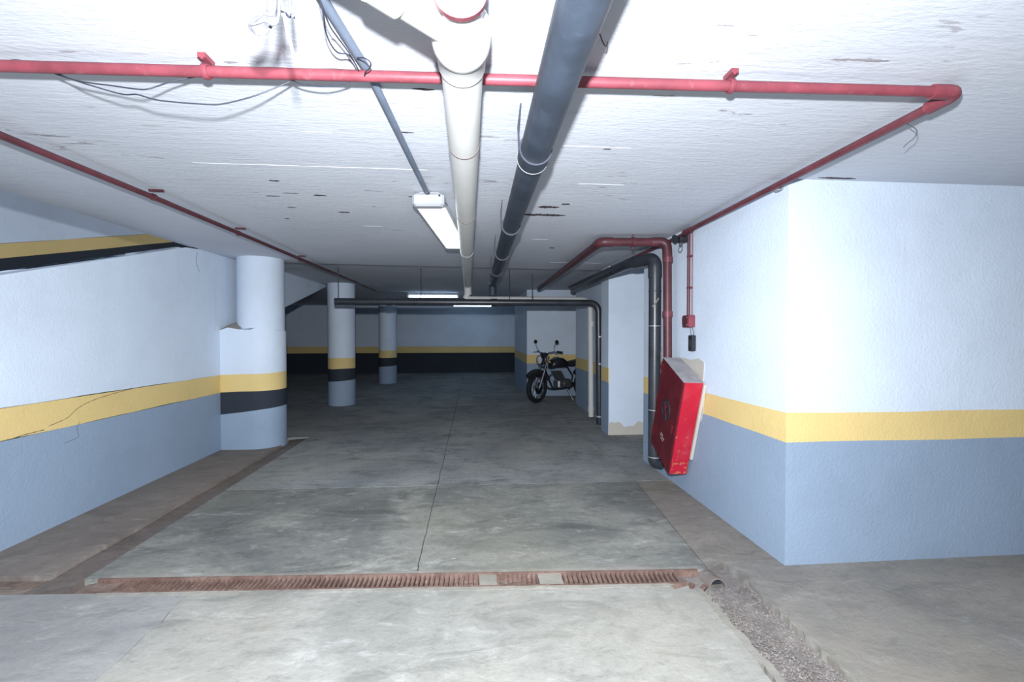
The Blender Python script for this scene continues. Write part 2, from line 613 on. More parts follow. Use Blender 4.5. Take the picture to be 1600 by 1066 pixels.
# lips of mortar along both edges of the trench and the drain
def lip(a, b, w, amp, top, seed, n):
    """ragged strip of mortar between two points; w is its width to the left of the direction"""
    p = jag(a, b, n, amp * .5, seed)
    d = (Vector(b) - Vector(a)).normalized()
    nn = Vector((-d.y, d.x)) * w
    q = [tuple(Vector(v) + nn * random.Random(seed * 91 + i).uniform(.75, 1.15)) for i, v in enumerate(p)]
    m = MB()
    vs = []
    for i in range(n + 1):
        h = top * random.Random(seed * 37 + i).uniform(.7, 1.1)
        vs += [(*p[i], -.05), (*p[i], h), (*q[i], h * .6), (*q[i], -.05)]
    fs = [(i * 4 + k, i * 4 + (k + 1) % 4, i * 4 + 4 + (k + 1) % 4, i * 4 + 4 + k) for i in range(n) for k in range(4)]
    fs += [(0, 1, 2, 3), (n * 4 + 3, n * 4 + 2, n * 4 + 1, n * 4)]
    return m.add(vs, fs).build('mortar_lip', M_LIP, floor)


lip((TL1 + .0, .5), (TL1 - .005, 2.44), -.04, .012, .008, 8, 60)
lip((TL0 - .015, 2.26), (TL0 - .01, .5), .04, .016, .004, 9, 60)
lip((1.28, yf(1.28)), (-2.0, yf(-2.0)), -.035, .006, .004, 10, 70)
lip((-1.95, yn(-1.95)), (1.05, yn(1.05)), -.028, .006, .004, 12, 64)

# --- ceiling, cut open on the left over the ramp
cl = MB().prism([(XL - .02, -3.2), (7.2, -3.2), (7.2, 5.86), (1.9, 6.20), (-2.3, 5.85), (XL - .02, 5.80)], ZC, ZC + .28).build('ceiling', M_CEIL)
tag(cl, 'white board-marked concrete ceiling with flaking paint', 'ceiling', kind='structure')
MB().prism([(XL - .02, 5.80), (-2.3, 5.85), (1.9, 6.20), (7.2, 5.86), (7.2, 15.7), (XL - .02, 15.7)], ZC + .05, ZC + .28).build('rear_ceiling_panel', M_CEIL, cl)
MB().prism([(-7, 9.1), (XL - .02, 9.1), (XL - .02, 15.7), (-7, 15.7)], ZC + .05, ZC + .28).build('rear_ceiling_panel', M_CEIL, cl)


def scar(x0, x1, y, h, seed, mat=M_SCAR, name='paint_scar'):
    rnd = random.Random(seed)
    n = max(4, int((x1 - x0) / .012))
    lo = [(x0 + (x1 - x0) * i / n, y - h * rnd.uniform(.25, .6) * min(1, 4 * min(i, n - i) / n + .15)) for i in range(n + 1)]
    hi = [(x0 + (x1 - x0) * i / n, y + h * rnd.uniform(.25, .6) * min(1, 4 * min(i, n - i) / n + .15)) for i in range(n, -1, -1)]
    MB().prism(lo + hi, ZC - .0015, ZC + .002).build(name, mat, cl)


for i, (x0, x1, y, h) in enumerate(((.45, .60, 3.12, .055), (.36, .69, 3.33, .065), (.60, .66, 3.04, .035), (-.22, -.14, 1.66, .012), (-.32, -.26, 2.02, .012),
                                    (.62, .66, 2.12, .012), (-1.18, -1.12, 2.72, .02), (-1.02, -.94, 2.98, .022), (-1.30, -1.24, 3.28, .02), (-.98, -.90, 3.38, .03),
                                    (-1.33, -1.24, 3.02, .016), (-1.45, -1.41, 3.6, .02), (-.42, -.36, 2.96, .016), (.78, .84, 4.6, .04), (-1.2, -1.1, 2.95, .008), (1.95, 2.18, 2.40, .02))):
    scar(x0, x1, y, h, 100 + i)
for i, (x0, x1, y, h) in enumerate(((-1.45, -.25, 2.47, .0035), (.42, .75, 2.1, .003), (-.75, -.62, 2.05, .006), (.62, .9, 2.62, .003), (-.9, -.75, 3.8, .02), (.55, .70, 4.2, .015), (.95, 1.6, 5.55, .03))):
    scar(x0, x1, y, h, 200 + i, M_RIDGE, 'form_seam')

# --- left wall: the ramp's side wall; its top climbs to the ceiling
par = lambda x, y: min(ZC, max(.95, 1.704 + .286 * (y - 2.988)))
wl = layers([(XL - .14, -.6), (XL, -.6), (XL, 5.86), (XL - .14, 5.86)], [0, lambda x, y: .693 - .008 * (y - 3), lambda x, y: .895 - .008 * (y - 3), par],
            [M_GREY, M_YELLOW, M_WHITE], ['grey_dado', 'yellow_band', 'wall_left'], step=.12)
tag(wl[2], 'white left wall with sloping top along the ramp', 'wall', kind='structure')
for o in wl[:2]:
    o.parent = wl[2]


def crack(pts, w=.003):
    P = spline(pts, 6)
    MB().tube(P, [w * (.4 + .6 * abs(math.sin(i * 1.9))) for i in range(len(P))], 5).build('crack', M_CRACK, wl[2])


crack([(XL, 3.28, .72), (XL, 3.42, .75), (XL, 3.50, .80), (XL, 3.62, .84), (XL, 3.85, .87), (XL, 4.05, .885)], .0025)
crack([(XL, 3.40, .575), (XL, 3.45, .583), (XL, 3.51, .60), (XL, 3.50, .66), (XL, 3.52, .70)], .002)
crack([(XL, 4.95, 2.2), (XL, 4.93, 2.10), (XL, 4.98, 2.0)], .003)
crack([(XL, 3.02, .690), (XL, 3.12, .70), (XL, 3.25, .703)], .003)

# --- ramp behind it
rz = lambda y: .15 + .267 * (y - .55)
rp = MB()
vs = []
for x in (-5.6, XL - .14):
    vs += [(x, .4, -.0), (x, .55, 0), (x, 12.0, rz(12.0) - .15), (x, 12.0, rz(12.0)), (x, .0, rz(0))]
rp.add(vs, [(0, 1, 2, 3, 4), (9, 8, 7, 6, 5)] + [(i, (i + 1) % 5, 5 + (i + 1) % 5, 5 + i) for i in range(5)])
ramp = tag(rp.build('ramp', M_RAMP), 'concrete ramp rising behind the left wall', 'ramp', kind='structure')
# white side face of the ramp above the parking space behind the columns
fz = lambda x, y: min(1.752 + .266 * (y - 7.139), ZC + .04)
P = [(XL - .14, 5.86), (XL, 5.86)] + [(XL, 5.86 + .2 * i) for i in range(1, 17)] + [(XL - .14, 9.06)]
fb = MB().prism(P, fz, ZC + .05).build('ramp_fascia', M_WHITE, ramp)

# far wall of the ramp, its bands climbing with the ramp
XW = -5.6
wr = layers([(XW - .15, -.6), (XW, -.6), (XW, 12.0), (XW - .15, 12.0)],
            [lambda x, y: rz(y) - .15, lambda x, y: rz(y) + .42, lambda x, y: rz(y) + .675, lambda x, y: rz(y) + .855, lambda x, y: max(4.6, rz(y) + 1.6)],
            [M_GREY, M_BLACK, M_YELLOW, M_WHITE], ['grey_dado', 'black_band', 'yellow_band', 'wall_ramp'], step=.4)
tag(wr[3], 'white ramp wall with climbing yellow and black bands', 'wall', kind='structure')
for o in wr[:3]:
    o.parent = wr[3]

# --- right wall block with the corner nearest the camera
wrb = layers([(XR, 2.437), (6.9, 2.437), (6.9, 4.62), (XR, 4.62)], [0, .718, .888, ZC], [M_GREY, M_YELLOW, M_WHITE], ['grey_dado', 'yellow_band', 'wall_right'])
tag(wrb[2], 'white right wall corner with yellow band above blue-grey paint', 'wall', kind='structure')
for o in wrb[:2]:
    o.parent = wrb[2]

# --- pier beyond the recess: white front down to the floor, bands on the side only
pr_ = MB().box(1.785, 3.1, 5.79, 6.12, 0, ZC).build('wall_pier', M_WHITE)
tag(pr_, 'white pier behind the black downpipe, brown stain at its foot', 'wall', kind='structure')
ps = layers([(1.775, 5.79), (1.785, 5.79), (1.785, 6.12), (1.775, 6.12)], [0, .70, .89, ZC], [M_GREY, M_YELLOW, M_WHITE], ['grey_dado', 'yellow_band', 'side_skin'])
for o in ps:
    o.parent = pr_


def wall_patch(pts, off, mat, parent, name='bare_patch'):
    """thin plate with an outline of its own, standing proud of a wall by the vector off"""
    n = len(pts)
    P = [Vector(p) for p in pts]
    c = sum(P, Vector()) / n
    d = Vector(off)
    vs = [p + d for p in P] + [c + d] + P
    fs = [(i, (i + 1) % n, n) for i in range(n)] + [(i, (i + 1) % n, n + 1 + (i + 1) % n, n + 1 + i) for i in range(n)]
    return MB().add(vs, fs).build(name, mat, parent)


_n = 24
_vs = []
for i in range(_n + 1):
    x = 1.777 + .62 * i / _n
    h = .14 + .035 * math.sin(i * .45) + .012 * math.sin(i * 1.3)
    _vs += [(x, 5.787, .0), (x, 5.787, h), (x, 5.795, h), (x, 5.795, .0)]
MB().add(_vs, [(i * 4 + k, i * 4 + (k + 1) % 4, i * 4 + 4 + (k + 1) % 4, i * 4 + 4 + k) for i in range(_n) for k in range(4)]).build('bare_patch', M_PLASTER, pr_)
rc = MB().box(3.1, 3.25, 4.5, 8.4, 0, ZC + .05).build('wall_recess', M_WHITE)
tag(rc, 'white wall at the back of the recess', 'wall', kind='structure')

# --- wall with the two far downpipes
wf = layers([(1.94, 6.12), (3.1, 6.12), (3.1, 8.40), (1.94, 8.40)], [0, .70, .89, ZC + .05], [M_GREY, M_YELLOW, M_WHITE], ['grey_dado', 'yellow_band', 'wall_far_right'])
tag(wf[2], 'white wall behind the paired downpipes with yellow band', 'wall', kind='structure')
for o in wf[:2]:
    o.parent = wf[2]

# --- wall behind the motorcycle
wm = layers([(1.14, 9.55), (6.9, 9.55), (6.9, 12.4), (1.14, 12.4)], [0, .70, .89, ZC + .05], [M_GREY, M_YELLOW, M_WHITE], ['grey_dado', 'yellow_band', 'wall_motorcycle_bay'])
tag(wm[2], 'white wall behind the motorcycle with yellow band', 'wall', kind='structure')
for o in wm[:2]:
    o.parent = wm[2]

# --- rear wall, outer walls
wb = layers([(-7, 15.5), (7, 15.5), (7, 15.65), (-7, 15.65)], [0, .45, .68, .90, ZC + .05], [M_BLACK, M_BLACK, M_YELLOW, M_WHITE], ['dark_dado', 'black_band', 'yellow_band', 'wall_rear'], step=.6)
tag(wb[3], 'far end wall of the garage with yellow and black bands', 'wall', kind='structure')
for o in wb[:3]:
    o.parent = wb[3]
tag(MB().box(-7.15, -7, -3.2, 15.65, 0, 4.6).build('wall_outer_left', M_WHITE), 'outer wall on the far side of the ramp', 'wall', kind='structure')
tag(MB().box(7, 7.15, -3.2, 15.65, 0, ZC).build('wall_outer_right', M_WHITE), 'outer wall at the end of the right bay', 'wall', kind='structure')
tag(MB().box(-7, 7, -3.35, -3.2, 0, ZC).build('wall_front', M_WHITE), 'wall behind the photographer', 'wall', kind='structure')


# ------------------------------------------------------------------ columns
def circle(cx, cy, r, n=48, a0=0.0, a1=2 * PI):
    full = abs(a1 - a0 - 2 * PI) < 1e-6
    m = n if full else n + 1
    return [(cx + r * math.cos(a0 + (a1 - a0) * i / n), cy + r * math.sin(a0 + (a1 - a0) * i / n)) for i in range(m)]


def column(cx, cy, r, label, top, levels=(.465, .69, .89)):
    root = empty('column', label, 'column', (cx, cy, 0), 'round columns along the ramp')
    sl = lambda x, y: levels[0] + .06 * (x - cx)
    for o in layers(circle(cx, cy, r), [0, sl, levels[1], levels[2], top], [M_GREY, M_BLACK, M_YELLOW, M_WHITE], ['base', 'black_band', 'yellow_band', 'shaft'], step=None, smooth=True, amp=.006):
        child(o, root)
    return root


# the nearest column has a thicker lower half that is bonded to the left wall
cx, cy = -2.53, 5.60
c1 = empty('column', 'nearest round column, joined to the left wall by a thick painted lower half', 'column', (cx, cy, 0), 'round columns along the ramp')
jk = [(XL + .001, 5.86), (XL + .001, 5.345), (-2.78, 5.34), (-2.66, 5.336)] + circle(cx, cy, .266, 24, -PI / 2, PI / 2) + [(-2.7, 5.866)]
lv = [.0, lambda x, y: .455 + .10 * (x + 2.6), lambda x, y: .685 + .02 * (x + 2.6), lambda x, y: .885 + .03 * (x + 2.6), lambda x, y: 1.40 + .02 * math.sin(x * 20)]
for o in layers(jk, lv, [M_GREY, M_BLACK, M_YELLOW, M_WHITE], ['base', 'black_band', 'yellow_band', 'jacket'], step=None, smooth=True, amp=.004):
    child(o, c1)
child(MB().prism(circle(cx, cy, .252), 1.38, ZC).build('shaft', M_WHITE, None, True), c1)
# mortar ledge on top of the infill
lg = MB().add([(XL, 5.345, 1.39), (-2.62, 5.337, 1.39), (XL, 5.52, 1.39), (-2.66, 5.50, 1.39), (XL, 5.50, 1.44), (-2.74, 5.47, 1.49)],
              [(0, 1, 5, 4), (0, 4, 2), (1, 3, 5), (2, 4, 5, 3), (0, 2, 3, 1)]).build('mortar_ledge', M_LIP)
child(lg, c1)
column(-2.50, 8.76, .247, 'second round column with yellow and black bands, standing behind the nearest one', ZC + .05)
column(-2.33, 12.45, .24, 'smallest and most distant round column with a yellow band', ZC + .05)
column(1.42, 13.2, .20, 'dim slender column beside the motorcycle wall in the far background', ZC + .05)


# ------------------------------------------------------------------ pipes under the ceiling
def lerp3(a, b, t):
    return tuple(Vector(a).lerp(Vector(b), t))


# white PVC soil pipe
WA, WB = (-.016, -.3, 2.10), (-.088, 6.92, 2.105)
wp = empty('white_drain_pipe', 'thick off-white plastic pipe running along the middle of the ceiling', 'pipe', WA)
ydir = Vector(WB) - Vector(WA)


def on_w(y):
    return Vector(WA).lerp(Vector(WB), (y + .3) / 7.22)


child(MB().tube([WA, on_w(1.18)], .052, 28).build('upper_length', M_PVC, None, True), wp)
child(MB().tube([on_w(1.16), WB], .060, 28).build('main_length', M_PVC, None, True), wp)
prof = [(1.10, .066), (1.115, .074), (1.165, .076), (1.185, .074), (1.20, .0665), (1.27, .0655), (1.275, .061)]
child(MB().tube([on_w(y) for y, r in prof], [r for y, r in prof], 32).build('bell_socket', M_PVC, None, True), wp)
for y in (1.245, 1.80, 2.86, 4.12, 6.86):
    child(MB().ring(on_w(y), ydir, .0618, .055, .007 if y < 4 else .016, 28).build('joint_ring', M_PVCLINE if y < 4 else M_STEEL, None, True), wp)
child(MB().ring(on_w(.985), ydir, .060, .05, .05, 28).build('upper_collar', M_PVC, None, True), wp)
child(MB().ring(on_w(1.005), ydir, .0612, .05, .012, 28).build('joint_ring', M_REDDARK, None, True), wp)
b0, b1 = on_w(1.12), Vector((-.62, .62, 2.135))
child(MB().tube([b0, b1], .055, 28).build('side_branch', M_PVC, None, True), wp)
bd = b1 - b0
child(MB().ring(b0 + bd * .26, bd, .063, .05, .07, 28).build('branch_collar', M_PVC, None, True), wp)
child(MB().tube([(b1.x, b1.y, b1.z), (b1.x, b1.y, ZC)], .055, 20).build('branch_riser', M_PVC, None, True), wp)
child(MB().tube([WB, (WB[0], 7.0, 2.09), (WB[0], 7.0, 1.95)], .058, 24).build('drop_elbow', M_PVC, None, True), wp)
for y in (2.2, 4.8):
    c = on_w(y)
    child(MB().tube([(c.x + .058, c.y, c.z), (c.x + .058, c.y, ZC)], .003, 6).build('hanger_wire', M_WIRE, None, True), wp)
child(MB().box(WA[0] - .07, WA[0] + .07, -.31, -.29, 2.02, ZC).build('wall_hanger', M_GREYMETAL), wp)

# black iron pipe
BA, BB = (.228, -.3, 2.065), (.275, 6.45, 2.075)
bp = empty('black_drain_pipe', 'thick black iron pipe running along the ceiling right of the white pipe', 'pipe', BA)
bdir = Vector(BB) - Vector(BA)


def on_b(y):
    return Vector(BA).lerp(Vector(BB), (y + .3) / 6.75)


child(MB().tube([BA, on_b(1.80)], .059, 28).build('near_length', M_BLACKPIPE, None, True), bp)
child(MB().tube([on_b(1.78), BB], .056, 28).build('far_length', M_BLACKPIPE, None, True), bp)
child(MB().ring(on_b(1.79), bdir, .0645, .05, .09, 28).build('coupling', M_BLACKPIPE, None, True), bp)
child(MB().ring(on_b(1.84), bdir, .0655, .05, .006, 28).build('clamp_wire', M_STEEL, None, True), bp)
for y in (3.05,):
    child(MB().ring(on_b(y), bdir, .062, .05, .06, 28).build('coupling', M_BLACKPIPE, None, True), bp)
for y in (1.74, 3.0, 4.05, 5.2):
    c = on_b(y)
    child(MB().tube([(c.x - .066, c.y, c.z - .01), (c.x - .07, c.y, c.z + .08), (c.x - .06, c.y - .01, ZC)], .003, 6).build('hanger_wire', M_WIRE, None, True), bp)
    child(MB().ring(c, bdir, .0655, .055, .003, 24).build('hanger_loop', M_WIRE, None, True), bp)
child(MB().tube([BB, (BB[0], 6.5, 2.06), (BB[0], 6.5, 1.9)], .055, 20).build('drop_elbow', M_BLACKPIPE, None, True), bp)
child(MB().box(.15, .31, -.31, -.29, 2.0, ZC).build('wall_hanger', M_GREYMETAL), bp)

# red sprinkler pipe: across the ceiling, round an elbow, then back along the right wall
RZ = ZC - .046
RE = (1.685, 1.435, RZ)
rs = empty('red_sprinkler_pipe', 'thin red pipe crossing the ceiling and turning back along the right wall', 'pipe', RE)
child(MB().tube([(-2.84, 1.602, RZ), (1.64, 1.437, RZ)], .0175, 18).build('cross_pipe', M_RED, None, True), rs)
child(MB().tube(rounded([(1.585, 1.439, RZ), RE, (1.688, 1.545, RZ)], .045), .0235, 18).build('elbow', M_RED, None, True), rs)
child(MB().tube([(1.687, 1.485, RZ), (1.748, 3.55, RZ), (1.780, 3.72, RZ), (1.780, 4.1, RZ), (1.752, 5.5, RZ), (1.752, 8.2, RZ + .02)], .0175, 18).build('wall_run', M_REDMID, None, True), rs)
for x in (-.852, .87):
    y = 1.602 + (1.437 - 1.602) * (x + 2.84) / 4.48
    cl_ = MB().box(x - .012, x + .012, y - .027, y + .027, ZC - .016, ZC - .0005)
    cl_.torus((x, y, RZ), (1, 0, 0), .0205, .004, 20, 6, sx=2.6)
    c_ = child(cl_.build('pipe_clamp', M_RED, None, True), rs)
    for s in (-1, 1):
        MB().tube([(x, y + s * .0235, ZC - .021), (x, y + s * .0235, ZC - .016)], .005, 8).build('bolt', M_RED, c_)
child(MB().ring((1.745, 2.45, RZ), (0.02, 1, 0), .021, .015, .03, 16).build('pipe_clamp', M_STEEL, None, True), rs)
child(MB().tube([(1.755, 3.50, RZ), (1.755, 3.62, RZ)], .024, 16).build('tee', M_REDDARK, None, True), rs)

# second thin red pipe on the left
rl = empty('red_sprinkler_branch', 'thin dark red pipe along the left side of the ceiling towards the columns', 'pipe', (-1.97, 1.6, RZ))
child(MB().tube([(-2.01, 1.615, RZ), (-1.965, 3.0, RZ), (-1.945, 5.8, RZ + .002), (-1.97, 9.4, RZ + .03)], .0165, 16).build('pipe_run', M_REDDARK, None, True), rl)
for y in (2.95, 3.95, 5.3):
    child(MB().ring((-1.962, y, RZ), (0.01, 1, 0), .021, .015, .02, 16).build('pipe_clamp', M_REDDARK, None, True), rl)
    child(MB().box(-1.955 - .03, -1.955 + .05, y - .01, y + .01, ZC - .012, ZC).build('clamp_strap', M_REDDARK), rl)

# grey conduit to the near fixture
cd = empty('ceiling_conduit', 'thin grey metal conduit running to the near ceiling light', 'conduit', (-.39, 1.2, ZC))
child(MB().tube([(-.45, .3, ZC - .0145), (-.392, 1.2, ZC - .0145), (-.345, 1.56, ZC - .0145), (-.285, 2.84, ZC - .0145)], .0138, 16).build('conduit_tube', M_CONDUIT, None, True), cd)
child(MB().tube([(-.285, 2.80, ZC - .016), (-.262, 2.98, ZC - .022)], .013, 12).build('conduit_end', M_WIRE, None, True), cd)
child(MB().tube([(-.15, 4.42, ZC - .008), (-.125, 5.2, ZC - .008), (-.12, 5.98, ZC - .008)], .007, 10).build('onward_cable', M_WIRE, None, True), cd)


# ------------------------------------------------------------------ fluorescent fixtures
def fixture(loc, rotz, L, W, Hh, label, style):
    root = empty('ceiling_light', label, 'light', loc, 'fluorescent ceiling lights')
    root.rotation_euler = (0, 0, rotz)
    l, w = L / 2, W / 2
    body = MB()
    # trough: narrower at the top, open below
    vs, ring = [], [(-.0, .62), (-.03, 1.0), (-Hh, 1.0)]
    for z, k in ring:
        vs += [(-w * k, -l, z), (w * k, -l, z), (w * k, l, z), (-w * k, l, z)]
    body.add(vs, [(0, 1, 2, 3)] + [(r * 4 + i, r * 4 + (i + 1) % 4, r * 4 + 4 + (i + 1) % 4, r * 4 + 4 + i) for r in range(2) for i in range(4)] + [(8, 9, 10, 11)])
    body.build('housing', M_GREYMETAL, root)
    if style == 'near':
        for s in (-1, 1):
            MB().chamfer_box(-w - .004, w + .004, s * l - .045, s * l + .045, -Hh - .018, -.012, .014).build('end_cap', M_CAP, root)
        MB().chamfer_box(-w + .012, w - .012, -l + .05, l - .05, -Hh - .016, -Hh + .006, .010).build('diffuser', M_GLOW, root)
        MB().tube([(.07, -l - .05, -.03), (.09, -l - .0, -.05), (.092, -l + .14, -.04)], .006, 8).build('lead', M_WIRE, root, True)
    else:
        for s in (-1, 1):
            MB().box(-w * .9, w * .9, s * l - .02, s * l + .02, -Hh - .055, -Hh + .001).build('lamp_holder', M_GREYMETAL, root)
            MB().tube([(s * w * .45, -l + .02, -Hh - .034), (s * w * .45, l - .02, -Hh - .034)], .014, 12).build('tube', M_TUBE, root, True)
    return root


fixture((-.222, 3.56, ZC - .002), math.atan2(.115, 1.47) * -1 + 0, 1.40, .19, .075, 'large lit ceiling light hanging nearest, beside the white pipe', 'near')
fixture((-.93, 10.55, ZC + .048), PI / 2, 1.14, .14, .05, 'bare-tube ceiling light seen above the far cross pipe', 'far')
fixture((-.03, 13.9, ZC + .048), PI / 2, 1.18, .14, .05, 'smallest and farthest bare-tube ceiling light by the end wall', 'far')

# ------------------------------------------------------------------ hydrant riser, downpipes, cross pipes at the back
hr = empty('hydrant_pipe', 'thick red hydrant pipe dropping from the ceiling into the tilted cabinet', 'pipe', (1.735, 3.86, 1.0))
TY = 3.90
child(MB().tube([(1.716, 3.84, 1.10), (1.716, 3.86, 2.06)], .0375, 20).build('riser', M_REDDARK, None, True), hr)
child(MB().tube(rounded([(1.716, 3.86, 2.02), (1.716, 3.87, 2.165), (1.585, TY, 2.165)], .075), .043, 20).build('elbow', M_REDDARK, None, True), hr)
child(MB().tube([(1.63, TY, 2.165), (1.20, TY + .02, 2.165)], .0375, 20).build('cross_length', M_REDDARK, None, True), hr)
child(MB().tube(rounded([(1.24, TY + .02, 2.165), (1.13, TY + .03, 2.165), (1.132, TY + .16, 2.165)], .06), .043, 20).build('elbow', M_REDDARK, None, True), hr)
child(MB().tube([(1.132, TY + .12, 2.165), (1.17, 7.0, 2.16), (1.17, 8.0, 2.16)], .0375, 20).build('ceiling_length', M_REDDARK, None, True), hr)
child(MB().ring((1.42, TY + .01, 2.165), (1, 0, 0), .044, .03, .03, 20).build('pipe_clamp', M_REDDARK, None, True), hr)
child(MB().tube([(1.42, TY + .01, 2.10), (1.42, TY + .01, ZC)], .007, 8).build('hanger_rod', M_REDDARK, None, True), hr)
for z in (1.52, 2.0):
    child(MB().ring((1.716, 3.85, z), (0, 0, 1), .044, .03, .05, 20).build('coupling', M_REDMID, None, True), hr)

bd1 = empty('black_downpipe', 'thick black downpipe standing against the right wall beside the tilted cabinet', 'pipe', (1.722, 4.145, .1))
child(MB().tube([(1.722, 4.14, .16), (1.722, 4.145, 2.0)], .0575, 24).build('stack', M_DARKPIPE, None, True), bd1)
child(MB().tube(rounded([(1.722, 4.14, .24), (1.722, 4.14, .12), (1.80, 4.14, .10)], .05), .0575, 24).build('foot_bend', M_DARKPIPE, None, True), bd1)
child(MB().tube(rounded([(1.722, 4.145, 1.88), (1.722, 4.145, 2.06), (1.63, 4.42, 2.065)], .10), .064, 24).build('elbow', M_DARKPIPE, None, True), bd1)
child(MB().tube([(1.655, 4.34, 2.065), (1.60, 4.55, 2.07), (1.62, 7.2, 2.08)], .056, 24).build('ceiling_length', M_DARKPIPE, None, True), bd1)
for z in (.17, .62, 1.42, 1.75):
    child(MB().ring((1.722, 4.143, z), (0, 0, 1), .061, .05, .008, 24).build('clamp_wire', M_STEEL if z != 1.75 else M_WIRE, None, True), bd1)
rnd = random.Random(5)
pts = [(1.722 + .05, 4.143 - .04 + rnd.uniform(-.004, .004), z) for z in [.86 + .03 * i for i in range(13)]]
child(MB().tube(spline(pts, 3), .006, 6).build('paint_drip', M_LIP, None, True), bd1)
child(MB().tube([(1.682, 4.10, 1.60), (1.70, 4.085, 1.63), (1.722, 4.085, 1.66), (1.735, 4.086, 1.68)], .008, 6).build('paint_splash', M_LIP, None, True), bd1)

# two pipes that cross the ceiling at the back and drop by the far right wall
w2 = empty('white_downpipe', 'off-white pipe crossing under the rear ceiling and dropping by the far right wall', 'pipe', (1.87, 7.0, 0))
child(MB().tube(rounded([(-.13, 7.0, 1.885), (1.85, 7.0, 1.885), (1.868, 7.0, .02)], .16, 12), .043, 22).build('pipe_run', M_PVC, None, True), w2)
for x in (.92,):
    child(MB().ring((x, 7.0, 1.885), (1, 0, 0), .046, .03, .025, 22).build('joint_ring', M_PVCLINE, None, True), w2)
for z in (.14, 1.5):
    child(MB().ring((1.866, 7.0, z), (0, 0, 1), .049, .03, .08, 22).build('coupling', M_PVC, None, True), w2)
child(MB().tube([(.92, 7.0, 1.93), (.92, 7.0, ZC + .05)], .006, 8).build('hanger_rod', M_WIRE, None, True), w2)
child(MB().tube([(-.13, 7.0, 1.885), (-.088, 7.0, 1.97)], .045, 16).build('inlet_bend', M_PVC, None, True), w2)

b2 = empty('black_cross_pipe', 'black pipe crossing the whole rear ceiling and dropping beside the off-white downpipe', 'pipe', (1.86, 6.5, 0))
child(MB().tube(rounded([(-1.95, 6.52, 1.80), (1.84, 6.5, 1.80), (1.862, 6.5, .0)], .15, 12), .048, 22).build('pipe_run', M_DARKPIPE, None, True), b2)
for x in (.3, -1.2):
    child(MB().ring((x, 6.51, 1.80), (1, 0, 0), .054, .04, .09, 22).build('coupling', M_DARKPIPE, None, True), b2)
for x in (.52, -.75, -1.9):
    child(MB().tube([(x, 6.51, 1.84), (x, 6.51, ZC + .05)], .006, 8).build('hanger_rod', M_WIRE, None, True), b2)
for z in (.12, .9, 1.3):
    child(MB().ring((1.86, 6.5, z), (0, 0, 1), .053, .04, .02, 22).build('pipe_clamp', M_STEEL, None, True), b2)

# ------------------------------------------------------------------ fire hose cabinet, hung crooked on the wall
M3 = Matrix.Translation((1.624, 3.611, .166)) @ Matrix.Rotation(math.radians(-4.4), 4, 'Z') @ Matrix.Rotation(math.radians(.9), 4, 'Y') @ Matrix.Rotation(math.radians(19.7), 4, 'X')
fc = empty('fire_hose_cabinet', 'red metal fire hose cabinet hung tilted on the right wall', 'cabinet')
fc.matrix_world = M3
A, B, Cc = .156, .50, .852
bx_ = MB().chamfer_box(.012, A, 0, B, 0, Cc, .006).build('body', M_CAB, fc)
dr = MB().chamfer_box(0, .014, .006, B - .006, .006, Cc - .006, .004).build('door', M_CABDOOR, fc)
fr = MB()
for (y0, y1, z0, z1) in ((.006, .035, .006, Cc - .006), (B - .035, B - .006, .006, Cc - .006), (.035, B - .035, .006, .035), (.035, B - .035, Cc - .035, Cc - .006)):
    fr.box(-.003, .002, y0, y1, z0, z1)
fr.build('door_rim', M_CABDOOR, dr)
cy_, cz_ = .255, .47
MB().ring((-.002, cy_, cz_), (1, 0, 0), .092, .074, .010, 32).build('window_ring', M_DARKPIPE, dr, True)
MB().tube([(-.004, cy_, cz_), (.002, cy_, cz_)], .075, 32).build('round_window', M_DARKPLASTIC, dr, True)
sp = MB()
for a in range(3):
    d = Vector((0, math.cos(a * PI / 3), math.sin(a * PI / 3)))
    sp.tube([Vector((-.006, cy_, cz_)) - d * .074, Vector((-.006, cy_, cz_)) + d * .074], .006, 6)
sp.build('window_bars', M_CABDOOR, dr)
for z in (.1, .43, .75):
    MB().tube([(-.004, B - .006, z), (-.004, B - .006, z + .07)], .007, 10).build('hinge', M_CABDOOR, dr, True)
MB().chamfer_box(-.016, 0, .045, .075, .36, .44, .004).build('latch', M_CABDOOR, dr)
lt = MB()
for k, (zz, yy, ln) in enumerate(((.205, .20, .10), (.18, .22, .06), (.225, .24, .05))):
    lt.box(-.0012, .0, yy, yy + ln, zz, zz + .006)
lt.build('scratches', M_PLASTER, dr)
MB().box(.0, A, .002, B - .002, Cc, Cc + .004).build('dust_layer', M_CABTOP, fc)
MB().box(A - .002, A + .020, -.014, B - .02, .16, Cc - .01).build('mortar_backing', M_PLASTER, fc)
_pp = [(3.36, 1.12), (3.37, .98), (3.35, .86), (3.375, .74), (3.40, .66), (3.46, .60), (3.60, .55), (3.80, .60), (3.95, .70), (3.97, .95), (3.9, 1.10), (3.75, 1.14), (3.58, 1.13), (3.45, 1.15)]
wall_patch([(XR, y, z) for y, z in _pp], (-.004, 0, 0), M_PLASTER, wrb[2])

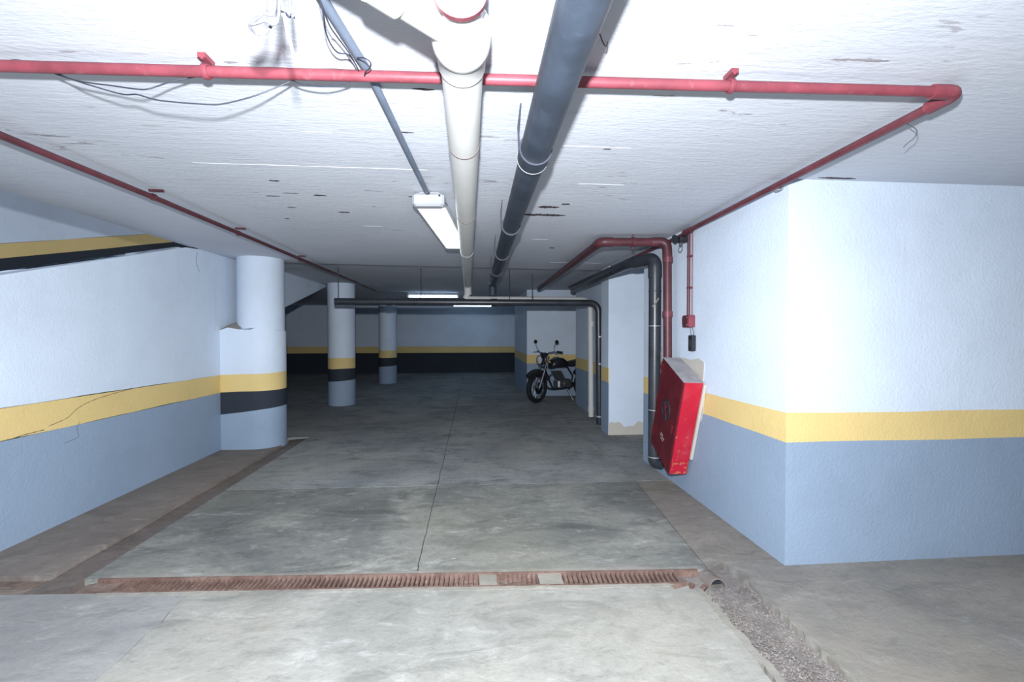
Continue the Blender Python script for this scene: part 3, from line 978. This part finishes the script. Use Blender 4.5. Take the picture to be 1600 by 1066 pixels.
# ------------------------------------------------------------------ alarm point on a thin red riser
ar = empty('alarm_riser', 'thin red tube dropping from the sprinkler pipe to the small alarm box', 'pipe', (1.77, 3.56, 1.5))
child(MB().tube([(1.772, 3.575, 1.50), (1.772, 3.575, RZ)], .0125, 14).build('tube', M_REDDARK, None, True), ar)
child(MB().tube([(1.790, 3.548, 1.50), (1.790, 3.55, 2.19)], .004, 8).build('side_wire', M_RED, None, True), ar)
for z in (1.72, 1.98):
    child(MB().box(1.765, 1.80, 3.555, 3.595, z, z + .015).build('saddle', M_REDDARK), ar)
ab = empty('alarm_box', 'small red alarm box on the right wall above the cabinet', 'alarm', (1.8, 3.57, 1.40))
child(MB().chamfer_box(1.745, 1.80, 3.51, 3.63, 1.40, 1.50, .006).build('case', M_RED), ab)
child(MB().chamfer_box(1.738, 1.746, 3.52, 3.62, 1.41, 1.49, .003).build('cover', M_REDDARK), ab)
for y, z in ((3.53, 1.42), (3.61, 1.48), (3.53, 1.48), (3.61, 1.42)):
    child(MB().tube([(1.735, y, z), (1.74, y, z)], .004, 8).build('screw', M_STEEL), ab)
sw = empty('call_switch', 'narrow dark switch hanging by wires below the small red alarm box', 'switch', (1.79, 3.53, 1.21))
child(MB().chamfer_box(1.765, 1.80, 3.495, 3.565, 1.205, 1.335, .005).build('case', M_DARKPLASTIC), sw)
child(MB().chamfer_box(1.760, 1.767, 3.515, 3.545, 1.24, 1.30, .003).build('rocker', M_DARKPIPE), sw)
for dy in (-.012, .010):
    child(MB().tube(spline([(1.785, 3.53 + dy, 1.33), (1.782, 3.53 + dy * 2.4, 1.36), (1.78, 3.55 + dy, 1.41)], 5), .003, 6).build('lead', M_WIREPALE, None, True), sw)

hn = empty('alarm_horn', 'small black horn with a looped wire under the sprinkler pipe', 'horn', (1.75, 3.66, 2.15))
hb = MB().chamfer_box(1.725, 1.80, 3.625, 3.705, 2.115, 2.168, .012)
child(hb.build('case', M_DARKPLASTIC), hn)
child(MB().tube([(1.725, 3.665, 2.155), (1.705, 3.66, 2.15), (1.69, 3.655, 2.145)], [.018, .026, .036], 16).build('bell', M_DARKPLASTIC, None, True), hn)
child(MB().tube([(1.76, 3.62, 2.165), (1.765, 3.575, 2.17)], .009, 8).build('bracket', M_DARKPLASTIC, None, True), hn)
child(MB().tube([(1.74, 3.655, 2.125), (1.742, 3.65, 2.10), (1.735, 3.66, 2.085)], .012, 8).build('gland', M_DARKPLASTIC, None, True), hn)
child(MB().tube(spline([(1.742, 3.68, 2.09), (1.735, 3.685, 2.055), (1.735, 3.65, 2.035), (1.735, 3.615, 2.055), (1.74, 3.62, 2.085)], 6), .003, 6).build('wire_loop', M_WIREPALE, None, True), hn)


# ------------------------------------------------------------------ drain: channel frame, gratings, outlet
def dpt(x, k, z=0.0):
    """a point on the drain line, k = 0 near edge, 1 far edge"""
    return (x, yn(x) + (yf(x) - yn(x)) * k, z)


fd = empty('floor_drain', 'rusty angle-iron channel lining both edges of the floor drain', 'drain', (-.3, 2.45, 0))
for k, x0, x1 in ((.035, -1.99, .78), (.965, -2.05, 1.27)):
    a, b = Vector(dpt(x0, k)), Vector(dpt(x1, k))
    d = (b - a).normalized()
    n_ = Vector((-d.y, d.x, 0)) * (.006)
    q = [a - n_, b - n_, b + n_, a + n_]
    child(MB().prism([(p.x, p.y) for p in q], -.05, .004).build('angle_iron', M_RUST), fd)
# silt that fills the channel
st = MB()
xs = [-2.10 + .06 * i for i in range(56)]
rnd = random.Random(12)
gv = []
for i, x in enumerate(xs):
    for k in (0.03, .3, .6, .97):
        z = -.022 + rnd.uniform(-.006, .006) if x < -1.25 else -.055 + rnd.uniform(-.008, .008)
        if x > 1.0:
            z = -.035 + rnd.uniform(-.006, .006)
        gv.append(dpt(x, k, z))
st.add(gv, [(i * 4 + k, (i + 1) * 4 + k, (i + 1) * 4 + k + 1, i * 4 + k + 1) for i in range(len(xs) - 1) for k in range(3)])
st.build('drain_silt', M_DIRT, floor, True)

bar_me = None


def grating(x0, x1, label, z=0.0, pitch=.0262):
    global bar_me
    m = dpt((x0 + x1) / 2, .5, 0)
    root = empty('drain_grating', label, 'drain grate', m, 'rusty drain gratings')
    ang = math.atan(-.0559)
    root.rotation_euler = (0, 0, ang)
    L = (x1 - x0)
    w = .060
    for s in (-1, 1):
        MB().box(-L / 2, L / 2, s * w - .005, s * w + .005, -.022 + z, .001 + z).build('side_rail', M_RUST, root)
    n = int(L / pitch)
    for i in range(n + 1):
        x = -L / 2 + L * i / n
        if bar_me is None:
            o = MB().box(-.0045, .0045, -.056, .056, -.020, 0).build('bar', M_RUST, root)
            bar_me = o.data
        else:
            o = bpy.data.objects.new('bar', bar_me)
            COL.objects.link(o)
            o.parent = root
        o.location = (x, 0, z)
    return root


grating(-1.90, -1.24, 'silted leftmost section of the rusty floor drain grating', -.006)
grating(-1.22, -.30, 'longest section of rusty drain grating, left of the centre of the floor')
grating(-.275, .02, 'rusty drain grating section just left of the wider cement plug')
grating(.135, .345, 'shortest rusty drain grating section, between the two cement plugs')
grating(.495, 1.12, 'rightmost rusty drain grating section, next to the open pipe end')
for x0, x1, lab in ((.03, .125, 'narrow cement plug in the drain left of the shortest grating'), (.355, .485, 'wider cement plug in the drain right of the shortest grating')):
    pp = [dpt(x0, .05)[:2], dpt(x1, .05)[:2], dpt(x1, .95)[:2], dpt(x0, .95)[:2]]
    tag(MB().prism(dense(pp, .03), -.06, lambda x, y: -.004 + wob(x * 3, y * 3, 1, .002)).build('cement_plug', M_LIP), lab, 'cement plug', 'cement plugs in the drain')

op = empty('drain_outlet_pipe', 'broken open pipe end at the right end of the floor drain', 'pipe', (1.31, 2.36, -.03))
oa, ob = Vector((1.318, 2.300, -.030)), Vector((1.318, 2.47, -.055))
child(MB().ring((oa + ob) / 2, ob - oa, .050, .042, (ob - oa).length, 26).build('pipe_barrel', M_STRIP, None, True), op)
child(MB().tube([oa.lerp(ob, .25), oa.lerp(ob, .3)], .0425, 20).build('bore_shade', M_DARKPLASTIC, None, True), op)  # black disc across the barrel, painted shade of its hollow inside
for i, (x, y, s, rz_) in enumerate(((1.10, 2.285, .05, .3), (1.16, 2.28, .035, 1.1), (1.215, 2.265, .03, .7))):
    Mx = Matrix.Translation((x, y, -.005)) @ Matrix.Rotation(rz_, 4, 'Z') @ Matrix.Rotation(.3, 4, 'X')
    tag(MB().chamfer_box(-s, s, -s * .4, s * .4, -.008, .008, .004, Mx).build('rust_scrap', M_RUST),
        ['largest rust scrap at the right end of the drain', 'middle rust scrap between the drain grating and the pipe end', 'small rust scrap against the open pipe end'][i], 'scrap', 'rust scraps by the drain end')

# trench with gravel
MB().prism([(TL0 - .06, -2.9), (TL1 + .02, -2.9), (TL1 + .02, 2.5), (TL0 - .06, 2.44)], -.12, lambda x, y: -.035).build('trench_bed', M_GRAVEL, floor)
rnd = random.Random(21)
gm = MB()
for i in range(9500):
    x, y = rnd.uniform(TL0 - .03, TL1), rnd.uniform(.7, 2.30)
    s = rnd.choice((.002, .0025, .003, .004, .0065)) * rnd.uniform(.8, 1.2)
    z = -.036 + .008 * math.sin(x * 14 + y * 5) + rnd.uniform(0, .012) + .012 * max(0, abs(x - 1.33) / .15 - .5)
    d = [rnd.uniform(.6, 1.3) for _ in range(6)]
    a = rnd.uniform(0, PI)
    c_, s_ = math.cos(a), math.sin(a)
    vs = [(x + s * d[0] * c_, y + s * d[0] * s_, z), (x - s * d[1] * s_, y + s * d[1] * c_, z), (x - s * d[2] * c_, y - s * d[2] * s_, z), (x + s * d[3] * s_, y - s * d[3] * c_, z), (x, y, z + s * d[4]), (x, y, z - s * d[5])]
    gm.add(vs, [(0, 1, 4), (1, 2, 4), (2, 3, 4), (3, 0, 4), (1, 0, 5), (2, 1, 5), (3, 2, 5), (0, 3, 5)])
me = bpy.data.meshes.new('gravel')
me.from_pydata(gm.v, [], gm.f)
me.materials.append(M_GRAVEL)
go = bpy.data.objects.new('gravel', me)
COL.objects.link(go)
tag(go, 'loose grey gravel filling the broken trench in the floor', 'gravel', kind='stuff')


# ------------------------------------------------------------------ loose wires
def wire(name, label, pts, r=.0022, mat=M_WIRE, cat='wire', group='loose ceiling wires', n=8):
    return tag(MB().tube(spline(pts, n), r, 6).build(name, mat, None, True), label, cat, group)

wire('pipe_wire', 'shorter thin black wire sagging under the red cross pipe on the left', [(-1.362, 1.583, 2.195), (-1.327, 1.591, 2.185), (-1.259, 1.579, 2.165), (-1.155, 1.556, 2.145), (-1.055, 1.542, 2.130), (-1.015, 1.548, 2.145), (-0.967, 1.550, 2.165), (-0.895, 1.568, 2.195)])
wire('pipe_wire', 'longest thin black wire sagging well below the red cross pipe', [(-1.347, 1.582, 2.195), (-1.300, 1.582, 2.175), (-1.224, 1.558, 2.145), (-1.134, 1.567, 2.125), (-1.072, 1.546, 2.115), (-1.005, 1.547, 2.100), (-0.864, 1.539, 2.090), (-0.805, 1.540, 2.095), (-0.705, 1.538, 2.125), (-0.601, 1.555, 2.185)])
wire('pipe_wire', 'short wire drooping under the red cross pipe next to the conduit', [(-0.617, 1.544, 2.195), (-0.579, 1.552, 2.180), (-0.527, 1.548, 2.170), (-0.471, 1.534, 2.165), (-0.407, 1.524, 2.175), (-0.353, 1.514, 2.195)])
wire('pipe_wire', 'wire end lying on top of the red cross pipe at the left edge', [(-1.535, 1.572, 2.210), (-1.489, 1.583, 2.223), (-1.455, 1.576, 2.223), (-1.395, 1.551, 2.205)])
wire('pipe_wire', 'wire looped over the top of the red cross pipe left of the conduit', [(-0.545, 1.532, 2.185), (-0.502, 1.537, 2.215), (-0.471, 1.536, 2.220), (-0.428, 1.527, 2.215)])
wire('conduit_wire', 'wire bowing out to the left of the grey conduit', [(-0.360, 0.950, 2.235), (-0.362, 1.124, 2.135), (-0.390, 1.236, 2.155), (-0.400, 1.313, 2.165), (-0.396, 1.369, 2.175), (-0.375, 1.392, 2.185), (-0.370, 1.440, 2.195), (-0.368, 1.510, 2.200)])
wire('conduit_wire', 'wire following the left side of the grey conduit closely', [(-0.364, 1.117, 2.145), (-0.374, 1.217, 2.155), (-0.378, 1.291, 2.175), (-0.372, 1.362, 2.185), (-0.365, 1.413, 2.185), (-0.365, 1.482, 2.190)])
wire('conduit_wire', 'small wire loop right of the conduit just above the red pipe', [(-0.354, 1.423, 2.195), (-0.324, 1.390, 2.175), (-0.308, 1.394, 2.165), (-0.316, 1.421, 2.165), (-0.337, 1.455, 2.170), (-0.355, 1.515, 2.185)])
wire('dangling_wire', 'wide pale wire loop hanging from the ceiling at the top edge', [(-0.410, 0.900, 2.235), (-0.425, 0.972, 2.035), (-0.446, 0.958, 1.985), (-0.453, 0.966, 1.975), (-0.451, 0.986, 1.975), (-0.436, 0.986, 1.975), (-0.412, 0.979, 1.995), (-0.396, 0.979, 2.035), (-0.380, 0.930, 2.235)], .0030, M_WIREPALE)
wire('dangling_wire', 'folded pale wire inside the wide hanging loop', [(-0.400, 0.900, 2.235), (-0.396, 0.947, 2.015), (-0.417, 0.941, 1.985), (-0.448, 0.958, 1.975), (-0.418, 0.946, 1.975), (-0.389, 0.949, 1.995), (-0.400, 0.950, 2.235)], .0030, M_WIREPALE)
wire('dangling_wire', 'straight white wire end hanging lowest from the ceiling', [(-0.420, 0.960, 2.235), (-0.398, 0.988, 2.035), (-0.393, 0.997, 1.995), (-0.393, 1.018, 1.975), (-0.396, 1.047, 1.955)], .0032, M_PVC)
wire('dangling_wire', 'short kinked dark wire among the hanging pale wires', [(-0.400, 0.920, 2.235), (-0.399, 0.957, 2.015), (-0.398, 0.971, 2.015), (-0.395, 0.992, 2.025), (-0.391, 1.005, 2.025), (-0.383, 0.999, 2.025), (-0.381, 1.006, 2.025)])
wire('dangling_wire', 'narrow pale wire loop right of the lowest hanging wire', [(-0.396, 0.970, 2.235), (-0.376, 0.968, 2.035), (-0.376, 0.976, 2.015), (-0.376, 0.986, 2.035), (-0.380, 0.970, 2.235)], .0026, M_WIREPALE)
wire('stray_wire', 'frayed grey wire hanging from the red pipe near the right wall', [(1.707, 1.660, 2.195), (1.790, 1.684, 2.175), (1.830, 1.729, 2.165), (1.837, 1.760, 2.160), (1.853, 1.799, 2.155)], .0018, M_WIREPALE)
wire('stray_wire', 'short brown wire stub right of the black ceiling pipe', [(0.334, 1.220, 2.195), (0.350, 1.228, 2.175), (0.362, 1.242, 2.165), (0.380, 1.273, 2.175), (0.393, 1.301, 2.205)], .0018, M_SCAR)

# ------------------------------------------------------------------ motorcycle

def motorcycle(front, heading, label):
    h = Vector((heading[0], heading[1], 0)).normalized()
    WBs, Rw = 1.27, .295
    c = Vector((front[0], front[1], 0)) - h * WBs / 2
    root = empty('motorcycle', label, 'motorcycle', c)
    root.rotation_euler = (0, 0, math.atan2(h.y, h.x))
    tyre = plain('tyre_rubber', (.014, .015, .018), .75, .2)
    blk = plain('black_bike_enamel', (.018, .02, .026), .22, .5)
    chrome = plain('chrome', (.62, .64, .67), .15, .5, 1.0, var=.05)
    alloy = plain('cast_alloy', (.20, .21, .23), .4, .5, .8)
    vinyl = plain('black_seat_vinyl', (.02, .02, .022), .55, .3)
    lens = plain('headlamp_glass', (.55, .58, .62), .08, .6)
    redl = plain('red_lamp_lens', (.4, .01, .012), .2, .5)
    amb = plain('amber_lamp_lens', (.55, .2, .02), .2, .5)

    def wheel(name, x, steer):
        M = Matrix.Translation((x, 0, Rw)) @ Matrix.Rotation(steer, 4, 'Z')
        o = MB().torus((0, 0, 0), (0, 1, 0), Rw - .042, .042, 40, 12, sx=1.05).build(name, tyre, root, True)
        o.matrix_local = M
        MB().ring((0, 0, 0), (0, 1, 0), Rw - .072, Rw - .09, .05, 36).build('rim', chrome, o, True)
        MB().tube([(0, -.06, 0), (0, .06, 0)], .035, 16).build('hub', alloy, o, True)
        for k in range(18):
            a = 2 * PI * k / 18
            s = .045 if k % 2 else -.045
            MB().tube([(.03 * math.cos(a + .4), s, .03 * math.sin(a + .4)), ((Rw - .085) * math.cos(a), 0, (Rw - .085) * math.sin(a))], .0022, 5).build('spoke', chrome, o)
        MB().ring((0, .05, 0), (0, 1, 0), .11, .05, .005, 24).build('brake_disc', chrome, o, True)
        return o

    st = math.radians(14)
    wheel('front_wheel', WBs / 2, st)
    wheel('rear_wheel', -WBs / 2, 0)
    fx = WBs / 2
    # steering assembly
    F_ = lambda d, s, z: (fx - d + .0, s, z)
    for s in (-1, 1):
        MB().tube([(fx, s * .085, Rw), (fx - .10, s * .085, .56)], .022, 14).build('fork_lower', alloy, root, True)
        MB().tube([(fx - .10, s * .085, .55), (fx - .205, s * .085, .88)], .016, 14).build('fork_tube', chrome, root, True)
        MB().tube(rounded([(fx - .21, s * .03, .91), (fx - .19, s * .12, .97), (fx - .23, s * .26, 1.00), (fx - .33, s * .36, .985)], .05), .011, 12).build('handlebar', chrome, root, True)
        MB().tube([(fx - .26, s * .29, .997), (fx - .34, s * .37, .984)], .018, 12).build('grip', tyre, root, True)
        MB().tube([(fx - .24, s * .25, 1.0), (fx - .20, s * .28, 1.10), (fx - .22, s * .31, 1.16)], .005, 8).build('mirror_stalk', chrome, root, True)
        MB().ball((fx - .225, s * .33, 1.185), .014, .058, .038).build('mirror', blk, root, True)
        MB().ball((fx - .16, s * .19, .80), .022, .02, .02, 12, 8).build('indicator', amb, root, True)
        MB().tube([(fx - .17, s * .10, .80), (fx - .16, s * .18, .80)], .006, 8).build('indicator_stalk', blk, root, True)
        MB().tube([(fx - .24, s * .27, .985), (fx - .17, s * .34, .975), (fx - .20, s * .38, .975)], .006, 8).build('lever', chrome, root, True)
    for z, d in ((.70, .15), (.885, .205)):
        MB().chamfer_box(fx - d - .03, fx - d + .03, -.11, .11, z - .015, z + .015, .008).build('fork_yoke', alloy, root)
    MB().torus((fx, 0, Rw), (0, 1, 0), Rw + .022, .05, 16, 8, arc=math.radians(105), start=math.radians(-150), sx=1.0).build('front_fender', blk, root, True)
    MB().tube([(fx - .17, 0, .82), (fx - .13, 0, .825), (fx - .075, 0, .83), (fx - .065, 0, .83)], [.05, .085, .092, .085], 24).build('headlight', blk, root, True)
    MB().ball((fx - .066, 0, .83), .02, .08, .08).build('headlight_lens', lens, root, True)
    MB().ring((fx - .066, 0, .83), (1, 0, 0), .093, .078, .014, 24).build('headlight_rim', chrome, root, True)
    MB().tube([(fx - .20, -.045, .93), (fx - .15, -.045, .945)], .038, 16).build('gauge', blk, root, True)
    MB().tube([(fx - .20, .045, .93), (fx - .15, .045, .945)], .038, 16).build('gauge', blk, root, True)
    # tank, seat, tail
    tk = MB()
    secs = [(.31, .70, .06, .05), (.27, .74, .105, .085), (.16, .775, .135, .105), (.02, .765, .13, .10), (-.08, .735, .095, .075), (-.12, .72, .06, .05)]
    n = 18
    vs = []
    for x, z, w, hh in secs:
        for k in range(n):
            a = 2 * PI * k / n
            ca, sa = math.cos(a), math.sin(a)
            vs.append((x, w * math.copysign(abs(ca) ** .7, ca), z + hh * math.copysign(abs(sa) ** .8, sa)))
    tk.add(vs, [(i * n + k, i * n + (k + 1) % n, (i + 1) * n + (k + 1) % n, (i + 1) * n + k) for i in range(len(secs) - 1) for k in range(n)] + [tuple(range(n)), tuple(range((len(secs) - 1) * n, len(secs) * n))[::-1]])
    t_ = tk.build('fuel_tank', blk, root, True, 60)
    MB().tube([(.12, 0, .868), (.12, 0, .888)], .028, 16).build('filler_cap', chrome, t_, True)
    se = MB()
    secs = [(-.10, .735, .09, .045), (-.25, .735, .115, .055), (-.45, .765, .12, .055), (-.68, .785, .105, .045), (-.76, .785, .06, .03)]
    vs = []
    for x, z, w, hh in secs:
        for k in range(n):
            a = 2 * PI * k / n
            ca, sa = math.cos(a), math.sin(a)
            vs.append((x, w * math.copysign(abs(ca) ** .6, ca), z + hh * math.copysign(abs(sa) ** .6, sa)))
    se.add(vs, [(i * n + k, i * n + (k + 1) % n, (i + 1) * n + (k + 1) % n, (i + 1) * n + k) for i in range(len(secs) - 1) for k in range(n)] + [tuple(range(n)), tuple(range((len(secs) - 1) * n, len(secs) * n))[::-1]])
    se.build('seat', vinyl, root, True, 60)
    MB().torus((-fx, 0, Rw), (0, 1, 0), Rw + .05, .06, 18, 8, arc=math.radians(120), start=math.radians(-160)).build('rear_fender', blk, root, True)
    MB().chamfer_box(-fx - .24, -fx - .17, -.05, .05, .66, .73, .015).build('tail_light', redl, root)
    # frame, engine, exhaust
    fm = MB()
    fm.tube([(fx - .22, 0, .86), (fx - .19, 0, .68), (.34, 0, .45), (.22, 0, .24), (-.22, 0, .24), (-.30, 0, .48), (-.14, 0, .68), (.30, 0, .70)], .018, 10)
    fm.build('frame', blk, root, True)
    for s in (-1, 1):
        MB().tube([(-.24, s * .09, .33), (-fx, s * .09, Rw)], .02, 10).build('swingarm', blk, root, True)
        MB().tube([(-fx + .03, s * .12, Rw + .04), (-fx + .12, s * .12, .66)], .028, 12).build('shock', chrome, root, True)
        MB().tube([(.0, s * .10, .27), (.0, s * .24, .27)], .014, 10).build('footpeg', tyre, root, True)
    eng = MB().chamfer_box(-.20, .16, -.10, .10, .25, .43, .03)
    e_ = eng.build('engine', alloy, root)
    for k in range(6):
        MB().chamfer_box(.04 - .075 + .02 * k, .04 + .085 + .02 * k, -.085, .085, .435 + .03 * k, .452 + .03 * k, .006).build('cooling_fin', alloy, e_)
    MB().tube([(-.06, -.10, .33), (-.06, -.13, .33)], .085, 24).build('clutch_cover', alloy, e_, True)
    MB().tube([(-.06, .10, .33), (-.06, .13, .33)], .085, 24).build('clutch_cover', alloy, e_, True)
    MB().tube(spline([(.20, -.05, .54), (.30, -.10, .46), (.28, -.13, .28), (.10, -.14, .22), (-.30, -.15, .24)], 6), .02, 12).build('exhaust_pipe', chrome, root, True)
    MB().tube([(-.28, -.15, .24), (-.34, -.155, .25), (-.80, -.17, .34), (-.86, -.17, .35)], [.022, .045, .05, .03], 18).build('silencer', chrome, root, True)
    MB().tube([(-.05, .10, .24), (-.12, .22, .01)], .012, 8).build('side_stand', blk, root, True)
    root.rotation_euler = (math.radians(-0), 0, math.atan2(h.y, h.x))
    return root


motorcycle((1.22, 8.60), (-.87, -.50), 'black motorcycle parked half behind the far right wall')
